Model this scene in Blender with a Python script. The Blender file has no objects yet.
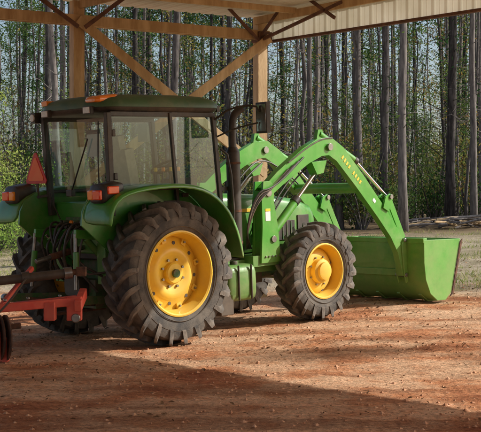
import bpy, bmesh, math, random
import numpy as np
from mathutils import Vector, Matrix, noise
random.seed(7); rng=np.random.default_rng(7)
S=bpy.context.scene
R=math.radians
# ------------------------------------------------------------------ frame
TH=R(44); PITCH=math.atan(0.046)
F=Vector((math.cos(TH),math.sin(TH),0)); L=Vector((-math.sin(TH),math.cos(TH),0))
O=Vector((-1.424,14.719,0))
def gz(x,y):
    u=(x-O.x)*F.x+(y-O.y)*F.y
    u=max(0.0,u)
    return 0.046*min(u,22.0)
# ------------------------------------------------------------------ materials
def nd(nt,t,**k):
    n=nt.nodes.new(t)
    for a,b in k.items(): setattr(n,a,b)
    return n
def mat(name,c1,c2=None,scale=6.0,rough=0.5,metal=0.0,bump=0.0,bscale=40.0,lo=0.4,hi=0.65,coat=0.0,dust=None,dustamt=0.0,det=4):
    m=bpy.data.materials.new(name); m.use_nodes=True; nt=m.node_tree
    b=nt.nodes['Principled BSDF']
    b.inputs['Roughness'].default_value=rough; b.inputs['Metallic'].default_value=metal
    b.inputs['Coat Weight'].default_value=coat
    tc=nd(nt,'ShaderNodeTexCoord')
    n=nd(nt,'ShaderNodeTexNoise'); n.inputs['Scale'].default_value=scale; n.inputs['Detail'].default_value=det; n.inputs['Roughness'].default_value=0.62
    nt.links.new(tc.outputs['Object'],n.inputs['Vector'])
    r=nd(nt,'ShaderNodeValToRGB'); r.color_ramp.elements[0].position=lo; r.color_ramp.elements[1].position=hi
    r.color_ramp.elements[0].color=(*c1,1); r.color_ramp.elements[1].color=(*(c2 or c1),1)
    nt.links.new(n.outputs['Fac'],r.inputs['Fac'])
    col=r.outputs['Color']
    if dust:
        n2=nd(nt,'ShaderNodeTexNoise'); n2.inputs['Scale'].default_value=2.4; n2.inputs['Detail'].default_value=7; n2.inputs['Roughness'].default_value=.75
        nt.links.new(tc.outputs['Object'],n2.inputs['Vector'])
        sep=nd(nt,'ShaderNodeSeparateXYZ'); nt.links.new(tc.outputs['Object'],sep.inputs[0])
        mr=nd(nt,'ShaderNodeMapRange'); mr.inputs[1].default_value=1.5; mr.inputs[2].default_value=0.0; mr.inputs[3].default_value=0.0; mr.inputs[4].default_value=0.35
        nt.links.new(sep.outputs['Z'],mr.inputs[0])
        ad=nd(nt,'ShaderNodeMath',operation='ADD'); nt.links.new(n2.outputs['Fac'],ad.inputs[0]); nt.links.new(mr.outputs[0],ad.inputs[1])
        m2=nd(nt,'ShaderNodeMapRange'); m2.inputs[1].default_value=.47; m2.inputs[2].default_value=.92; m2.inputs[3].default_value=0.03; m2.inputs[4].default_value=dustamt
        nt.links.new(ad.outputs[0],m2.inputs[0])
        mx=nd(nt,'ShaderNodeMixRGB'); nt.links.new(m2.outputs[0],mx.inputs[0]); nt.links.new(col,mx.inputs[1]); mx.inputs[2].default_value=(*dust,1)
        col=mx.outputs[0]
        rr=nd(nt,'ShaderNodeMapRange'); rr.inputs[1].default_value=0; rr.inputs[2].default_value=.6; rr.inputs[3].default_value=rough; rr.inputs[4].default_value=.95
        nt.links.new(m2.outputs[0],rr.inputs[0]); nt.links.new(rr.outputs[0],b.inputs['Roughness'])
    nt.links.new(col,b.inputs['Base Color'])
    if bump>0:
        n3=nd(nt,'ShaderNodeTexNoise'); n3.inputs['Scale'].default_value=bscale; n3.inputs['Detail'].default_value=3
        nt.links.new(tc.outputs['Object'],n3.inputs['Vector'])
        bp=nd(nt,'ShaderNodeBump'); bp.inputs['Strength'].default_value=bump; bp.inputs['Distance'].default_value=.01
        nt.links.new(n3.outputs['Fac'],bp.inputs['Height']); nt.links.new(bp.outputs[0],b.inputs['Normal'])
    return m
DUST=(.42,.29,.17)
M={}
M['green']=mat('green_paint',(.035,.23,.022),(.052,.29,.032),3,.27,coat=.3,dust=DUST,dustamt=.48,bump=.06,bscale=14)
M['lgreen']=mat('loader_green_paint',(.045,.30,.020),(.065,.36,.030),3,.30,coat=.3,dust=(.48,.42,.18),dustamt=.42,bump=.06,bscale=14)
M['dgreen']=mat('roof_green_paint',(.035,.10,.04),(.05,.13,.055),4,.42,dust=(.34,.30,.2),dustamt=.6)
M['grime']=mat('grimy_green_metal',(.05,.14,.04),(.17,.13,.085),9,.75,bump=.4,bscale=60)
M['yellow']=mat('yellow_rim_paint',(.88,.53,.016),(.95,.63,.03),4,.36,coat=.15,dust=(.50,.33,.13),dustamt=.5,bump=.06,bscale=14)
M['rubber']=mat('dusty_tire_rubber',(.045,.042,.039),(.17,.145,.115),5,.85,bump=.35,bscale=70,lo=.35,hi=.75)
M['rubber2']=mat('tire_lug_rubber',(.055,.051,.046),(.23,.19,.15),6,.85,bump=.3,bscale=60,lo=.33,hi=.74)
M['black']=mat('black_plastic',(.014,.014,.015),(.04,.038,.035),7,.42,dust=DUST,dustamt=.25)
M['steel']=mat('worn_steel',(.22,.21,.20),(.35,.33,.30),12,.35,.85)
M['chrome']=mat('hydraulic_rod_chrome',(.75,.75,.75),(.8,.8,.8),5,.12,1.0)
M['red']=mat('red_implement_paint',(.66,.04,.022),(.80,.07,.035),5,.42,dust=(.45,.27,.18),dustamt=.45,bump=.1)
M['rust']=mat('rusty_metal',(.08,.045,.03),(.20,.09,.05),14,.8,.3,bump=.3)
M['seat']=mat('seat_fabric',(.50,.49,.42),(.60,.58,.50),10,.9)
M['paper']=mat('paper_notice',(.75,.76,.72),(.8,.8,.76),10,.8)
M['orange']=mat('orange_lens',(.95,.25,.02),(1,.32,.03),4,.15,coat=.6)
M['redlens']=mat('red_lens',(.85,.05,.015),(.95,.10,.02),4,.15,coat=.6)
M['smv']=mat('orange_fluorescent_sheet',(1.0,.17,.04),(1.0,.22,.06),4,.5)
M['smvred']=mat('red_reflector_border',(.6,.02,.02),(.65,.03,.02),4,.4)
M['lamp']=mat('lamp_glass',(.7,.7,.7),(.85,.85,.85),20,.1,coat=.5)
M['wood']=mat('treated_wood',(.42,.28,.14),(.64,.47,.27),2,.75,bump=.3,bscale=30)
M['tin']=mat('galvanized_tin',(.66,.66,.62),(.80,.79,.74),1.2,.5,.0,dust=(.5,.44,.36),dustamt=.15)
M['truss']=mat('truss_steel',(.10,.05,.035),(.18,.09,.06),8,.7,.2)
nt=M['wood'].node_tree
w=nd(nt,'ShaderNodeMapping'); w.inputs['Scale'].default_value=(3,3,.6)
tcn=[n for n in nt.nodes if n.type=='TEX_COORD'][0]
for l in list(nt.links):
    if l.from_node==tcn:
        t=l.to_socket; nt.links.remove(l); nt.links.new(w.outputs[0],t)
nt.links.new(tcn.outputs['Object'],w.inputs[0])
def glassmat():
    m=bpy.data.materials.new('cab_glass'); m.use_nodes=True; nt=m.node_tree; nt.nodes.clear()
    o=nd(nt,'ShaderNodeOutputMaterial'); mx=nd(nt,'ShaderNodeMixShader'); t=nd(nt,'ShaderNodeBsdfTransparent'); g=nd(nt,'ShaderNodeBsdfGlossy')
    t.inputs[0].default_value=(.70,.83,.82,1); g.inputs['Roughness'].default_value=.015; g.inputs[0].default_value=(.9,.95,1,1)
    lw=nd(nt,'ShaderNodeLayerWeight'); lw.inputs[0].default_value=.5
    pw=nd(nt,'ShaderNodeMath',operation='POWER'); pw.inputs[1].default_value=4; nt.links.new(lw.outputs['Facing'],pw.inputs[0])
    f=nd(nt,'ShaderNodeMapRange'); f.inputs[3].default_value=.05; f.inputs[4].default_value=.8; nt.links.new(pw.outputs[0],f.inputs[0])
    nt.links.new(f.outputs[0],mx.inputs[0]); nt.links.new(t.outputs[0],mx.inputs[1]); nt.links.new(g.outputs[0],mx.inputs[2])
    d=nd(nt,'ShaderNodeBsdfDiffuse'); d.inputs[0].default_value=(.6,.6,.55,1)
    n=nd(nt,'ShaderNodeTexNoise'); n.inputs['Scale'].default_value=5; n.inputs['Detail'].default_value=5
    r=nd(nt,'ShaderNodeMapRange'); r.inputs[1].default_value=.5; r.inputs[2].default_value=.8; r.inputs[3].default_value=.0; r.inputs[4].default_value=.05
    nt.links.new(n.outputs['Fac'],r.inputs[0])
    m2=nd(nt,'ShaderNodeMixShader'); nt.links.new(r.outputs[0],m2.inputs[0]); nt.links.new(mx.outputs[0],m2.inputs[1]); nt.links.new(d.outputs[0],m2.inputs[2])
    nt.links.new(m2.outputs[0],o.inputs[0]); return m
M['glass']=glassmat()
def sidingmat():
    m=bpy.data.materials.new('translucent_siding'); m.use_nodes=True; nt=m.node_tree; nt.nodes.clear()
    o=nd(nt,'ShaderNodeOutputMaterial'); mx=nd(nt,'ShaderNodeMixShader'); d=nd(nt,'ShaderNodeBsdfDiffuse'); t=nd(nt,'ShaderNodeBsdfTranslucent')
    n=nd(nt,'ShaderNodeTexNoise'); n.inputs['Scale'].default_value=1.5; n.inputs['Detail'].default_value=4
    tc=nd(nt,'ShaderNodeTexCoord'); nt.links.new(tc.outputs['Object'],n.inputs[0])
    r=nd(nt,'ShaderNodeValToRGB'); r.color_ramp.elements[0].position=.35; r.color_ramp.elements[1].position=.65
    r.color_ramp.elements[0].color=(.62,.58,.44,1); r.color_ramp.elements[1].color=(.76,.73,.60,1); nt.links.new(n.outputs['Fac'],r.inputs[0])
    nt.links.new(r.outputs[0],d.inputs[0]); nt.links.new(r.outputs[0],t.inputs[0]); mx.inputs[0].default_value=.25  # translucency added so the sun outside brightens the siding's inner face
    nt.links.new(d.outputs[0],mx.inputs[1]); nt.links.new(t.outputs[0],mx.inputs[2]); nt.links.new(mx.outputs[0],o.inputs[0]); return m
M['sidetin']=sidingmat()
def leafmat(name,cols,scale=.35,trans=.45):
    m=bpy.data.materials.new(name); m.use_nodes=True; nt=m.node_tree; nt.nodes.clear()
    o=nd(nt,'ShaderNodeOutputMaterial'); mx=nd(nt,'ShaderNodeMixShader'); d=nd(nt,'ShaderNodeBsdfDiffuse'); t=nd(nt,'ShaderNodeBsdfTranslucent')
    geo=nd(nt,'ShaderNodeNewGeometry'); n=nd(nt,'ShaderNodeTexNoise'); n.inputs['Scale'].default_value=scale; n.inputs['Detail'].default_value=3; n.inputs['Roughness'].default_value=.8
    nt.links.new(geo.outputs['Position'],n.inputs['Vector'])
    r=nd(nt,'ShaderNodeValToRGB'); e=r.color_ramp.elements
    ps=np.linspace(.33,.67,len(cols))
    e[0].position=ps[0]; e[0].color=(*cols[0],1); e[1].position=ps[-1]; e[1].color=(*cols[-1],1)
    for p,c in zip(ps[1:-1],cols[1:-1]):
        k=e.new(p); k.color=(*c,1)
    add=nd(nt,'ShaderNodeMath',operation='ADD'); oi=nd(nt,'ShaderNodeObjectInfo'); mr=nd(nt,'ShaderNodeMapRange')
    mr.inputs[3].default_value=-.14; mr.inputs[4].default_value=.14
    nt.links.new(oi.outputs['Random'],mr.inputs[0]); nt.links.new(n.outputs['Fac'],add.inputs[0]); nt.links.new(mr.outputs[0],add.inputs[1])
    nt.links.new(add.outputs[0],r.inputs[0])
    nt.links.new(r.outputs[0],d.inputs[0]); nt.links.new(r.outputs[0],t.inputs[0]); mx.inputs[0].default_value=trans
    nt.links.new(d.outputs[0],mx.inputs[1]); nt.links.new(t.outputs[0],mx.inputs[2]); nt.links.new(mx.outputs[0],o.inputs[0])
    return m
M['needles']=leafmat('pine_needles',[(.03,.075,.025),(.07,.13,.035),(.14,.20,.055)])
M['leaves']=leafmat('autumn_leaves',[(.18,.11,.035),(.34,.28,.07),(.20,.27,.07),(.36,.21,.06)],.5,.5)
M['shrub']=leafmat('shrub_leaves',[(.045,.085,.022),(.12,.18,.04),(.27,.27,.08),(.22,.14,.05)],.4,.5)
M['lgreenleaf']=leafmat('light_green_leaves',[(.14,.26,.05),(.28,.42,.09),(.46,.52,.14)],.5,.5)
M['grass']=leafmat('grass_blades',[(.12,.20,.04),(.26,.32,.08),(.46,.40,.20)],1.5,.3)
M['litter']=leafmat('dry_leaf_litter',[(.08,.05,.03),(.26,.15,.08),(.50,.35,.21)],9,.1)
def barkmat():
    m=bpy.data.materials.new('bark'); m.use_nodes=True; nt=m.node_tree; b=nt.nodes['Principled BSDF']; b.inputs['Roughness'].default_value=.95; b.inputs['Specular IOR Level'].default_value=.1
    tc=nd(nt,'ShaderNodeTexCoord'); mp=nd(nt,'ShaderNodeMapping'); mp.inputs['Scale'].default_value=(12,12,2.2); nt.links.new(tc.outputs['Object'],mp.inputs[0])
    n=nd(nt,'ShaderNodeTexNoise'); n.inputs['Scale'].default_value=1; n.inputs['Detail'].default_value=4; n.inputs['Roughness'].default_value=.7; nt.links.new(mp.outputs[0],n.inputs[0])
    oi=nd(nt,'ShaderNodeObjectInfo'); mr=nd(nt,'ShaderNodeMapRange'); mr.inputs[3].default_value=-.22; mr.inputs[4].default_value=.20; nt.links.new(oi.outputs['Random'],mr.inputs[0])
    add=nd(nt,'ShaderNodeMath',operation='ADD'); nt.links.new(n.outputs['Fac'],add.inputs[0]); nt.links.new(mr.outputs[0],add.inputs[1])
    r=nd(nt,'ShaderNodeValToRGB'); e=r.color_ramp.elements; e[0].position=.25; e[0].color=(.035,.031,.030,1); e[1].position=.8; e[1].color=(.26,.23,.21,1)
    k=e.new(.5); k.color=(.11,.098,.092,1)
    nt.links.new(add.outputs[0],r.inputs[0]); nt.links.new(r.outputs[0],b.inputs['Base Color']); return m
M['bark']=barkmat()

# ------------------------------------------------------------------ mesh builder
class MB:
    def __init__(s): s.v=[]; s.f=[]; s.m=[]; s.mats=[]
    def mi(s,k):
        if k not in s.mats: s.mats.append(k)
        return s.mats.index(k)
    def add(s,vs,fs,k):
        b=len(s.v); s.v+= [tuple(v) for v in vs]; i=s.mi(k)
        for f in fs: s.f.append(tuple(b+j for j in f)); s.m.append(i)
    def box(s,c,sz,k,rot=None):
        c=Vector(c); h=Vector(sz)/2
        vs=[Vector((x*h.x,y*h.y,z*h.z)) for x in(-1,1) for y in(-1,1) for z in(-1,1)]
        if rot is not None: vs=[rot@v for v in vs]
        s.add([v+c for v in vs],[(0,1,3,2),(4,6,7,5),(0,4,5,1),(2,3,7,6),(0,2,6,4),(1,5,7,3)],k)
    def beam(s,p0,p1,w,h,k,up=(0,0,1)):
        p0=Vector(p0);p1=Vector(p1); d=(p1-p0); ln=d.length; x=d.normalized(); u=Vector(up)
        y=u.cross(x); 
        if y.length<1e-4: y=Vector((0,1,0))
        y.normalize(); z=x.cross(y)
        rot=Matrix((x,y,z)).transposed()
        s.box((p0+p1)/2,(ln,w,h),k,rot)
    def cyl(s,p0,p1,r,k,n=20,r2=None):
        p0=Vector(p0);p1=Vector(p1); x=(p1-p0).normalized(); r2=r if r2 is None else r2
        a=x.orthogonal().normalized(); b=x.cross(a)
        vs=[]; 
        for i in range(n):
            t=2*math.pi*i/n; q=a*math.cos(t)+b*math.sin(t); vs+=[p0+q*r,p1+q*r2]
        fs=[(2*i,2*((i+1)%n),2*((i+1)%n)+1,2*i+1) for i in range(n)]
        fs+=[tuple(2*i for i in reversed(range(n))),tuple(2*i+1 for i in range(n))]
        s.add(vs,fs,k)
    def tube(s,pts,r,k,n=10,sm=0):
        pts=[Vector(p) for p in pts]
        for _ in range(sm):
            q=[pts[0]]
            for a,b in zip(pts,pts[1:]): q+=[a*.75+b*.25,a*.25+b*.75]
            q.append(pts[-1]); pts=q
        rs=r if isinstance(r,(list,tuple)) else [r]*len(pts)
        vs=[];fs=[]; up=None
        for i,p in enumerate(pts):
            d=(pts[min(i+1,len(pts)-1)]-pts[max(i-1,0)]).normalized()
            if up is None: up=d.orthogonal().normalized()
            up=(up-d*up.dot(d)).normalized(); b=d.cross(up)
            for j in range(n):
                t=2*math.pi*j/n; vs.append(p+(up*math.cos(t)+b*math.sin(t))*rs[i])
        for i in range(len(pts)-1):
            for j in range(n):
                a=i*n+j; c=i*n+(j+1)%n; fs.append((a,c,c+n,a+n))
        fs.append(tuple(reversed(range(n)))); fs.append(tuple(range((len(pts)-1)*n,len(pts)*n)))
        s.add(vs,fs,k)
    def prism(s,poly,y0,y1,k):
        n=len(poly); vs=[(x,y0,z) for x,z in poly]+[(x,y1,z) for x,z in poly]
        fs=[(i,(i+1)%n,(i+1)%n+n,i+n) for i in range(n)]+[tuple(reversed(range(n))),tuple(range(n,2*n))]
        s.add(vs,fs,k)
    def arm(s,path,ws,y0,y1,k):
        P=[Vector((a,b)) for a,b in path]; up=[];dn=[]
        for i,p in enumerate(P):
            d=(P[min(i+1,len(P)-1)]-P[max(i-1,0)]).normalized(); nrm=Vector((-d.y,d.x))
            up.append(p+nrm*ws[i]/2); dn.append(p-nrm*ws[i]/2)
        n=len(P)
        vs=[(q.x,y,q.y) for y in(y0,y1) for q in up+dn]
        fs=[]
        for i in range(n-1):
            fs.append((i,i+1,n+i+1,n+i)); o=2*n
            fs.append((o+i,o+n+i,o+n+i+1,o+i+1))
            fs.append((i,o+i,o+i+1,i+1)); fs.append((n+i,n+i+1,o+n+i+1,o+n+i))
        fs.append((0,n,3*n,2*n)); fs.append((n-1,3*n-1,4*n-1,2*n-1))
        s.add(vs,fs,k)
    def lathe(s,prof,c,side,k,n=64,skip=None,closed=False):
        c=Vector(c); vs=[];fs=[]; m=len(prof)
        for i in range(n):
            t=2*math.pi*i/n
            for r,y in prof: vs.append(c+Vector((r*math.cos(t),y*side,r*math.sin(t))))
        for i in range(n):
            for j in range(m if closed else m-1):
                if skip and skip(i,j): continue
                a=i*m+j; b=i*m+(j+1)%m; c2=((i+1)%n)*m+(j+1)%m; d=((i+1)%n)*m+j
                fs.append((a,b,c2,d))
        s.add(vs,fs,k)
    def loft(s,secs,k,n=24,p=3.0):
        vs=[];fs=[]
        for (x,hw,z0,z1) in secs:
            for j in range(n):
                t=2*math.pi*j/n; c=math.cos(t);q=math.sin(t)
                vs.append((x,hw*math.copysign(abs(c)**(2/p),c),(z0+z1)/2+(z1-z0)/2*math.copysign(abs(q)**(2/p),q)))
        for i in range(len(secs)-1):
            for j in range(n):
                a=i*n+j;b=i*n+(j+1)%n; fs.append((a,b,b+n,a+n))
        fs.append(tuple(reversed(range(n)))); fs.append(tuple(range((len(secs)-1)*n,len(secs)*n)))
        s.add(vs,fs,k)
    def make(s,name,parent=None,bevel=0,smooth=True,loc=None,ang=38):
        me=bpy.data.meshes.new(name); me.from_pydata(s.v,[],s.f)
        for k in s.mats: me.materials.append(M[k])
        me.polygons.foreach_set('material_index',s.m)
        bm=bmesh.new(); bm.from_mesh(me); bmesh.ops.recalc_face_normals(bm,faces=bm.faces)
        for f in bm.faces: f.smooth=smooth
        if smooth:
            for e in bm.edges:
                if len(e.link_faces)==2 and e.calc_face_angle(0)>R(ang): e.smooth=False
        bm.to_mesh(me); bm.free()
        ob=bpy.data.objects.new(name,me); S.collection.objects.link(ob)
        if parent: ob.parent=parent
        if loc: ob.location=loc
        if bevel:
            bv=ob.modifiers.new('bevel','BEVEL'); bv.width=bevel; bv.segments=2; bv.limit_method='ANGLE'; bv.angle_limit=R(40)
        return ob
def empty(name,loc=(0,0,0),rot=(0,0,0)):
    e=bpy.data.objects.new(name,None); S.collection.objects.link(e); e.location=loc; e.rotation_euler=rot; return e

# ================================================================== TRACTOR
T=empty('tractor',O,(0,-PITCH,TH))
def cab(o): o.scale=(1,.92,1); o.location=(0,-.05,0); return o
def wheel(name,cx,cy,Rr,W,rim,side,nl,rear):
    m=MB(); c=(cx,cy,Rr); car=Rr-.060*(Rr/.85)
    prof=[(rim,W*.80),(rim+.02,W*.90),(rim+.10,W*1.0),(rim+(car-rim)*.55,W*1.03),(car-.07,W*.99),(car-.025,W*.90),(car-.005,W*.6),(car,0),
          (car-.005,-W*.6),(car-.025,-W*.90),(car-.07,-W*.99),(rim+(car-rim)*.55,-W*1.03),(rim+.10,-W),(rim+.02,-W*.9),(rim,-W*.8),(rim-.015,0)]
    m.lathe(prof,c,side,'rubber',72,closed=True)
    for rr in (rim+.055,car-.13):
        m.lathe([(rr,W*1.0),(rr+.006,W*1.045),(rr+.012,W*1.0)],c,side,'rubber2',72)
    lw=.022/Rr*1.0
    k=Rr/.85
    st=[(-.06,Rr-.004,car-.01,0),(.3,Rr,car-.01,.075),(.62,Rr-.003,car-.012,.155),(.9,Rr-.014,car-.03,.225),(1.04,Rr-.045*k,car-.075,.262),(1.085,Rr-.10*k,car-.115,.285),(1.06,Rr-.16*k,car-.14,.295)]
    for hs in (1,-1):
        for i in range(nl):
            p0=2*math.pi*(i+(0.5 if hs<0 else 0))/nl
            vs=[]
            wear=rng.uniform(-.004,.002)
            for q,(t,ro,ri,ph) in enumerate(st):
                a=p0-ph*1.0/k**.3
                wf=1.25 if q==0 else 1.0
                for (da,r_) in ((-lw*wf,ro+wear),(lw*wf,ro+wear),(lw*1.6*wf,ri),(-lw*1.6*wf,ri)):
                    vs.append(Vector((r_*math.cos(a+da),t*W*hs,r_*math.sin(a+da)))+Vector(c))
            fs=[(0,1,2,3),tuple(4*(len(st)-1)+j for j in(3,2,1,0))]
            for q in range(len(st)-1):
                for j in range(4):
                    a=4*q+j;b=4*q+(j+1)%4; fs.append((a,b,b+4,a+4))
            m.add(vs,fs,'rubber2')
    m.make(name+'_tire',T)
    m=MB()
    if rear:
        m.lathe([(rim+.012,W*.86),(rim+.012,W*.93),(rim-.005,W*.95),(rim-.022,W*.90),(rim-.03,W*.70),(rim-.055,W*.45),(rim-.06,-.0),(rim-.05,-W*.6),(rim+.01,-W*.9)],c,side,'yellow',72)
        m.lathe([(rim-.06,.015),(rim-.085,.02),(rim-.12,.040),(rim-.17,.055),(rim-.19,.075),(rim-.25,.085),(rim-.29,.065),(.13,.055),(.125,.10),(.11,.115),(.0,.118)],c,side,'yellow',48)
        for i in range(8):
            a=2*math.pi*(i+.5)/8; r_=.165
            p=Vector((r_*math.cos(a),0,r_*math.sin(a)))+Vector(c); m.cyl(p+Vector((0,side*.05,0)),p+Vector((0,side*.085,0)),.016,'steel',6)
            a=2*math.pi*(i+.33)/8; r_=rim-.085
            p=Vector((r_*math.cos(a),0,r_*math.sin(a)))+Vector(c); m.box(p+Vector((0,side*.03,0)),(.08,.05,.07),'yellow',Matrix.Rotation(-a,3,'Y'))
            m.cyl(p+Vector((0,side*.05,0)),p+Vector((0,side*.075,0)),.014,'steel',6)
            a=2*math.pi*(i+.83)/8; r_=rim-.135
            p=Vector((r_*math.cos(a),0,r_*math.sin(a)))+Vector(c); m.cyl(p+Vector((0,side*.02,0)),p+Vector((0,side*.052,0)),.022,'black',12)  # black discs put on the solid rim as the shade of small openings
        m.cyl((cx,cy-side*.3,Rr),(cx,cy+side*.15,Rr),.05,'grime',16)
    else:
        m.lathe([(rim+.01,W*.86),(rim+.01,W*.95),(rim-.006,W*.97),(rim-.02,W*.9),(rim-.03,W*.6),(rim-.05,W*.3),(rim-.055,0),(rim-.04,-W*.6),(rim+.01,-W*.9)],c,side,'yellow',60)
        m.lathe([(rim-.055,.0),(rim-.075,.02),(rim-.11,.05),(rim-.17,.065),(.165,.06),(.155,.13),(.12,.15),(.115,.18),(.08,.19),(0,.19)],c,side,'yellow',48)
        for i in range(8):
            a=2*math.pi*(i+.5)/8; r_=.19
            p=Vector((r_*math.cos(a),0,r_*math.sin(a)))+Vector(c); m.cyl(p+Vector((0,side*.05,0)),p+Vector((0,side*.085,0)),.013,'steel',6)
        for i in range(4):
            a=2*math.pi*(i+.2)/4; r_=rim-.085
            p=Vector((r_*math.cos(a),0,r_*math.sin(a)))+Vector(c); m.cyl(p+Vector((0,side*.01,0)),p+Vector((0,side*.034,0)),.018,'black',12)  # black discs as the shade of openings, front rim is solid too
        m.cyl((cx,cy-side*.2,Rr),(cx,cy+side*.02,Rr),.10,'grime',16)
    m.make(name+'_rim',T)
wheel('rear_wheel_right',0,-.88,.85,.23,.49,-1,22,True)
wheel('rear_wheel_left',0,.95,.85,.23,.49,1,22,True)
wheel('front_wheel_right',2.65,-.78,.655,.175,.36,-1,20,False)
wheel('front_wheel_left',2.65,.78,.655,.175,.36,1,20,False)
# chassis
m=MB()
m.loft([(-.45,.26,.55,1.15),(-.2,.30,.45,1.25),(.6,.28,.45,1.15),(1.1,.24,.5,1.0),(2.2,.20,.55,.95),(3.0,.18,.55,.9)],'grime',20,4)
m.cyl((0,-.8,.85),(0,.85,.85),.13,'grime',20); m.cyl((0,-.45,.85),(0,.45,.85),.19,'grime',20)
m.beam((2.65,-.62,.60),(2.65,.62,.60),.16,.14,'green'); 
for s in(-1,1):
    m.cyl((2.65,s*.56,.42),(2.65,s*.56,.80),.075,'green',14); m.box((2.65,s*.40,.63),(.26,.16,.22),'green')
    m.tube([(2.45,s*.1,.6),(2.42,s*.5,.58)],.02,'steel')
m.box((1.55,-.30,.72),(.9,.25,.35),'black'); m.box((1.55,.36,.62),(.9,.3,.4),'black')
m.make('chassis',T,.012)
m=MB()
m.loft([(1.06,.17,.42,.80),(1.10,.20,.38,.84),(1.50,.20,.38,.84),(1.54,.17,.42,.80)],'green',20,5)
for i in range(len(m.v)): m.v[i]=(m.v[i][0],m.v[i][1]-.60,m.v[i][2])
m.cyl((1.3,-.62,.83),(1.3,-.62,.88),.05,'black'); m.beam((1.2,-.81,.40),(1.2,-.81,.84),.02,.03,'black',up=(0,1,0)); m.beam((1.42,-.81,.40),(1.42,-.81,.84),.02,.03,'black',up=(0,1,0))
for z in(.42,.68): m.box((1.0,.72,z),(.3,.22,.03),'black')
m.box((1.12,.74,.6),(.04,.04,.6),'black'); m.box((.86,.74,.6),(.04,.04,.6),'black')
m.box((1.02,-.70,.36),(.22,.16,.26),'black')
m.make('side_tank_and_steps',T,.01)
# hood
m=MB()
m.loft([(1.05,.36,.95,1.74),(1.6,.37,.93,1.73),(2.3,.37,.92,1.69),(2.8,.355,.92,1.62),(3.08,.33,.92,1.53),(3.2,.27,.98,1.42)],'green',32,6)
m.make('hood',T)
m=MB()
for s in(-1,1):
    m.box((2.3,s*.372,1.2),(.8,.012,.26),'black')
    for i in range(9): m.box((1.98+.08*i,s*.381,1.2),(.02,.01,.24),'grime')
    m.box((2.88,s*.36,1.22),(.22,.02,.34),'black')
    m.box((1.75,s*.379,1.5),(1.1,.006,.045),'yellow')
    m.box((1.45,s*.33,1.05),(.6,.06,.3),'black')
m.box((3.19,0,1.15),(.03,.44,.3),'black')
for s in(-1,1): m.box((3.17,s*.17,1.38),(.05,.16,.07),'lamp')
m.make('hood_grilles',T,.004)
# fenders
FP=[(-1.05,1.46),(-1.03,1.62),(-.95,1.75),(-.80,1.83),(-.5,1.88),(-.1,1.905),(.25,1.88),(.5,1.80),(.72,1.65),(.88,1.44),(.98,1.18),(1.02,.95)]
def fender(s,name,yi,yo):
    m=MB(); n=len(FP); ys=[(yi,0),(yo-.05,0),(yo-.012,-.008),(yo,-.03),(yo,-.055)]
    vs=[];fs=[]; ctr=Vector((0,1.0))
    for x,z in FP:
        d=(Vector((x,z))-ctr).normalized()
        for y,dd in ys: vs.append((x+d.x*dd,s*y,z+d.y*dd))
    k=len(ys)
    for i in range(n-1):
        for j in range(k-1): a=i*k+j; fs.append((a,a+1,a+k+1,a+k))
    m.add(vs,fs,'green')
    inner=[(x,z) for x,z in FP]+[(.7,1.0),(-.5,1.0)]
    o=m.make(name,T); sd=o.modifiers.new('s','SOLIDIFY'); sd.thickness=.014; sd.offset=0
    sb=o.modifiers.new('ss','SUBSURF'); sb.levels=1; sb.render_levels=1
    m=MB(); m.prism(inner,s*(yi-.01),s*(yi+.015),'green')
    m.make(name+'_inner_panel',T)
fender(-1,'fender_right',.62,1.13); fender(1,'fender_left',.62,1.18)
m=MB()
for s in(-1,1):
    m.loft([(-1.02,.10,1.72,1.86),(-.98,.15,1.70,1.92),(-.80,.16,1.76,1.95),(-.70,.12,1.82,1.93)],'black',18,4)
    for i in range(len(m.v)-72,len(m.v)): m.v[i]=(m.v[i][0],m.v[i][1]+s*.86,m.v[i][2])
    m.box((-1.025,s*.91,1.80),(.04,.14,.11),'redlens'); m.box((-1.02,s*.79,1.80),(.04,.10,.11),'orange')
    m.box((-.88,s*1.015,1.85),(.16,.03,.09),'redlens')
m.make('tail_lights',T,.012)
# cab
m=MB(); yc=.68
def pil(p0,p1,w=.07,h=.07,k='black'): m.beam(p0,p1,w,h,k,up=(0,1,0))
for s in(-1,1):
    pil((-.62,s*.64,1.55),(-.66,s*yc,2.74),.07,.07)
    pil((.36,s*.70,1.30),(.27,s*yc,2.74),.045,.05)
    pil((1.12,s*.64,1.25),(1.00,s*.64,2.74),.06,.06)
    pil((.40,s*.71,1.0),(1.13,s*.66,1.0),.05,.06); pil((1.13,s*.66,1.0),(1.12,s*.64,1.3),.06,.06); pil((.40,s*.71,1.0),(.36,s*.70,1.32),.05,.05)
    pil((-.64,s*yc,2.72),(1.0,s*.64,2.72),.06,.06)
    pil((-.62,s*.66,1.84),(.36,s*.70,1.84),.04,.05)
    m.box((.44,s*.725,1.75),(.10,.03,.05),'black'); m.box((-.58,s*.69,2.0),(.05,.03,.08),'black'); m.box((-.60,s*.70,2.5),(.05,.03,.08),'black')
pil((-.66,-yc,2.70),(-.66,yc,2.70)); pil((-.62,-.64,1.72),(-.62,.64,1.72),.07,.10,'green'); pil((1.0,-.64,2.70),(1.0,.64,2.70)); pil((1.1,-.62,1.75),(1.1,.62,1.75),.08,.1)
m.beam((-.685,.1,1.82),(-.69,-.30,2.45),.02,.015,'black'); m.box((-.69,.1,1.82),(.06,.12,.08),'black')
cab(m.make('cab_frame',T,.014))
m=MB()
m.box((.25,0,1.08),(1.6,1.22,.12),'black'); m.box((-.50,0,1.4),(.12,1.24,.62),'green'); m.box((.1,0,1.25),(.9,1.2,.3),'black')
m.box((1.08,0,1.4),(.06,1.15,.6),'black')
m.make('cab_floor',T,.02)
m=MB()
def q4(a,b,c,d): m.add([a,b,c,d],[(0,1,2,3)],'glass')
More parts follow.
